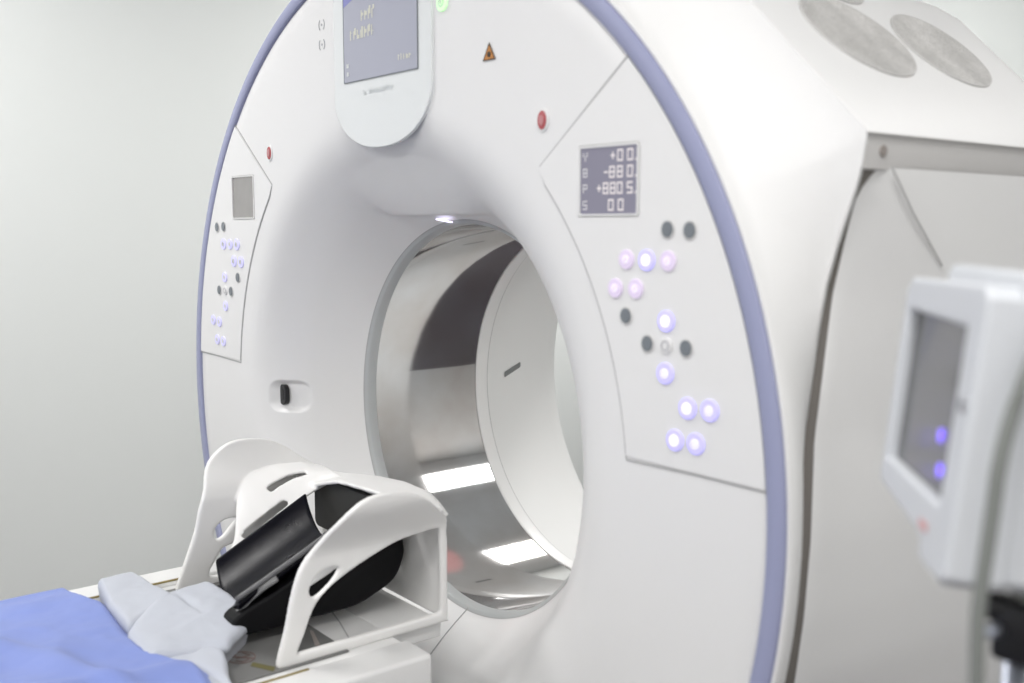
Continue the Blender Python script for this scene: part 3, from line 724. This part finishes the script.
# blue sheet: height field over the mattress, falling over the near rail
def front(x):
    L = [(-.32, -.450), (-.24, -.448), (-.18, -.448), (-.151, -.436), (-.07, -.442), (.011, -.452), (.103, -.450), (.136, -.430), (.183, -.413), (.244, -.418), (.30, -.43), (.60, -.50)]
    for a, b in zip(L, L[1:]):
        if a[0] <= x <= b[0]: return a[1]+(b[1]-a[1])*(x-a[0])/(b[0]-a[0])
    return L[-1][1]
rows = []
NX, NY = 110, 130
for i in range(NX):
    x = -.300+(.40+.300)*i/(NX-1); r = []; f = front(x)
    for j in range(NY):
        t = (j/(NY-1))**1.5; y = f-1.1*t; e = f-y
        z = -.272+.020*sm((x+.300)/.12)+.006*sm((x+.1)/.2)+.030*sm(e/.25)*sm((x+.2)/.25)
        z -= .16*sm((x-.315)/.08)**1.2 if x > .315 else 0
        lip = sm(e/.018); z = z-.014*(1-lip)
        q = Vector((x, y, 0))
        fold = math.sin((y*1.0+x*.55)*34+3*noise.noise(q*5))*.0035*sm(e/.05)
        fold2 = abs(noise.noise(Vector((x*5, y*11, 2.))))*-.022+.006*noise.noise(q*16)+.0016*noise.noise(q*48)
        ridge = .014*math.exp(-((y+.60-.35*(x-.05)+.02*noise.noise(q*7))/.022)**2)*sm((x+.28)/.1)+.012*math.exp(-((y+.72-.5*(x-.05))/.03)**2)+.010*math.exp(-((x-.20+.25*(y+.5))/.02)**2)*sm(e/.05)
        z += (fold*.35+fold2*.55+ridge*.75)*sm((x+.300)/.12)+.006
        xx = x+.004*noise.noise(q*12+Vector((9, 0, 0))); r.append((xx, y+.004*noise.noise(q*14), z))
    rows.append(r)
vs, fs = grid(rows); sh = mesh('blue_sheet', vs, fs, SHEET)
so = sh.modifiers.new('s', 'SOLIDIFY'); so.thickness = .004; so.offset = -1
tag(sh, 'blue fabric sheet spread over the table in the near corner', 'sheet')

# ------------------------------------------------------------------ monitor on a stand
TLs, TRs, BRs, BLs = Vector((1.066, -.161, .289)), Vector((1.160, -.259, .289)), Vector((1.164, -.276, .172)), Vector((1.068, -.180, .172))
ex = (TRs-TLs).normalized(); ezt = (TLs-BLs).normalized(); en = ex.cross(ezt).normalized()
cam = Vector((1.4967, -.91996, .3577))
if en.dot(cam-TLs) < 0: en = -en
ez = en.cross(ex).normalized(); 
if ez.z < 0: ez = -ez
MC = (TLs+TRs+BRs+BLs)/4
MM = Matrix(((ex.x, ez.x, en.x, MC.x), (ex.y, ez.y, en.y, MC.y), (ex.z, ez.z, en.z, MC.z), (0, 0, 0, 1)))
Mo = thing('display_monitor', 'small blurred bedside display with a pale housing beside the scanner flank', 'monitor', tuple(MC-Vector((0, 0, .1))))
hw, hh = (TRs-TLs).length/2+.009, .0640
ox0, ox1, oz0, oz1 = -hw-.007, hw+.026, -hh-.020, hh+.022
MO = [(ox0, -.074), (ox0+.004, -.080), (.040, -.088), (.046, -.092), (.049, -.100), (.054, -.103), (ox1-.006, -.103), (ox1, -.098), (ox1, oz1-.006), (ox1-.006, oz1), (ox0+.008, oz1-.004), (ox0, oz1-.012)]
housing = plate('housing', [MO, rrect(-hw, -hh, hw, hh, .003)], .030, MON, None, MM @ Matrix.Translation((0, 0, -.014)), bev=.004, bseg=3)
back = plate('back_shell', [[(x*.97, z*.98) for x, z in MO]], .030, MON, None, MM @ Matrix.Translation((0, 0, -.040)), bev=.005, bseg=3)
scrn = plate('screen', [rrect(-hw-.001, -hh-.001, hw+.001, hh+.001, .003)], .002, MONS, None, MM @ Matrix.Translation((0, 0, -.004)))
edge = plate('screen_edge', [rrect(-hw-.001, -hh-.001, hw+.001, hh+.001, .003), rrect(-hw+.003, -hh+.0012, hw-.0010, hh-.0012, .002)], .003, MONFR, None, MM @ Matrix.Translation((0, 0, -.0035)))
lip = plate('top_lip', [rrect(ox0+.03, oz1-.004, ox1+.002, oz1+.010, .006)], .05, MON, None, MM @ Matrix.Translation((0, 0, -.045)), bev=.004)
knob = plate('knob', [circ(.046, -.098, .004, 20)], .012, BLACK, None, MM @ Matrix.Translation((0, 0, -.010)))
foot = plate('bottom_trim', [rrect(ox1-.034, -.108, ox1-.006, -.101, .002)], .02, DGREY, None, MM @ Matrix.Translation((0, 0, -.012)))
lab = plate('small_label', [rrect(hw-.036, -hh-.0205, hw-.018, -hh-.0145, .002)], .001, PINKL, None, MM @ Matrix.Translation((0, 0, .0058)))
btn = plate('side_button', [circ(hw+.016, .012, .0035, 20, .006)], .002, ICON, None, MM @ Matrix.Translation((0, 0, .0056)))
plate('button_cap', [circ(hw+.016, .012, .002, 16, .004)], .001, MONFR, btn, MM @ Matrix.Translation((0, 0, .0070)))
refls = []
for (u, v) in ((.033, -.020), (.042, -.043)):  # discs stand in for reflections of the panel buttons
    refls.append(plate('button_reflection', [circ(u, v, .0042, 20, .0048)], .001, REFLV, None, MM @ Matrix.Translation((0, 0, -.0020))))
for o in [housing, back, scrn, edge, lip, knob, foot, lab, btn]+refls: adopt(o, Mo)

St = thing('monitor_stand', 'pale column stand with black clamp at the right picture edge', 'stand', (1.19, -.22, -1.0))
for o in (tube('pole', [(1.186, -.216, -1.0), (1.186, -.216, .07)], .0085, STEEL, None, 20),
          box('clamp', (1.182, -.250, .064), (1.222, -.205, .106), BLACK, None, .005),
          tube('clamp_knob', [(1.180, -.250, .100), (1.186, -.238, .100)], .009, BLACK, None, 16),
          tube('clamp_bolt', [(1.184, -.262, .086), (1.188, -.248, .086)], .005, STEEL, None, 12),
          tube('column', [(1.205, -.222, .106), (1.205, -.222, .27)], .019, STANDW, None, 24),
          box('foot', (1.08, -.33, -1.0), (1.30, -.10, -.965), STANDW, None, .01)): adopt(o, St)
hz = tube('grey_hose', cr([(1.232, -.262, .318), (1.222, -.278, .294), (1.215, -.292, .264), (1.211, -.302, .234), (1.210, -.309, .209), (1.210, -.313, .185), (1.210, -.319, .155), (1.210, -.324, .125), (1.213, -.328, .08), (1.216, -.332, .034), (1.22, -.335, -.10), (1.22, -.34, -.4)], False, 6), .0046, HOSE, None, 14)
tag(hz, 'thick grey hose hanging down beside the display monitor', 'hose')

# red positioning laser that grazes the liner
sp_ = bpy.data.lights.new('red_laser', 'SPOT'); sp_.energy = 110; sp_.color = (1, .03, .02); sp_.spot_size = math.radians(8); sp_.spot_blend = .8; sp_.shadow_soft_size = .004
so_ = bpy.data.objects.new('red_laser', sp_); COL.objects.link(so_); so_.location = (.10, .225, .30)
tgt = Vector((-.155, .235, -.325)); so_.rotation_euler = (tgt-Vector(so_.location)).to_track_quat('-Z', 'Y').to_euler()

# ------------------------------------------------------------------ camera, world, render
cd = bpy.data.cameras.new('camera'); co = bpy.data.objects.new('camera', cd); COL.objects.link(co); S.camera = co
cd.sensor_width = 36; cd.lens = 1017.55*36/1024; cd.clip_end = 50; cd.clip_start = .05
rx, ry, rz = -.114656, -.001189, .893066
Rz = Matrix.Rotation(rz, 3, 'Z'); Rx = Matrix.Rotation(rx, 3, 'X'); Ry = Matrix.Rotation(ry, 3, 'Y')
Rm = Rz @ Rx @ Ry; rt, fw, up = Rm.col[0], Rm.col[1], Rm.col[2]
co.matrix_world = Matrix(((rt.x, up.x, -fw.x, cam.x), (rt.y, up.y, -fw.y, cam.y), (rt.z, up.z, -fw.z, cam.z), (0, 0, 0, 1)))
cd.dof.use_dof = True; cd.dof.focus_distance = 2.0; cd.dof.aperture_fstop = 3.1
w = bpy.data.worlds.new('World'); S.world = w; w.use_nodes = True
w.node_tree.nodes['Background'].inputs['Color'].default_value = (.9, .92, 1, 1); w.node_tree.nodes['Background'].inputs['Strength'].default_value = .1
S.render.engine = 'CYCLES'
S.cycles.max_bounces = 10; S.cycles.diffuse_bounces = 6; S.cycles.glossy_bounces = 6
S.view_settings.view_transform = 'Standard'; S.view_settings.look = 'None'; S.view_settings.exposure = -.08; S.view_settings.gamma = 1
S.render.resolution_x = 1024; S.render.resolution_y = 683
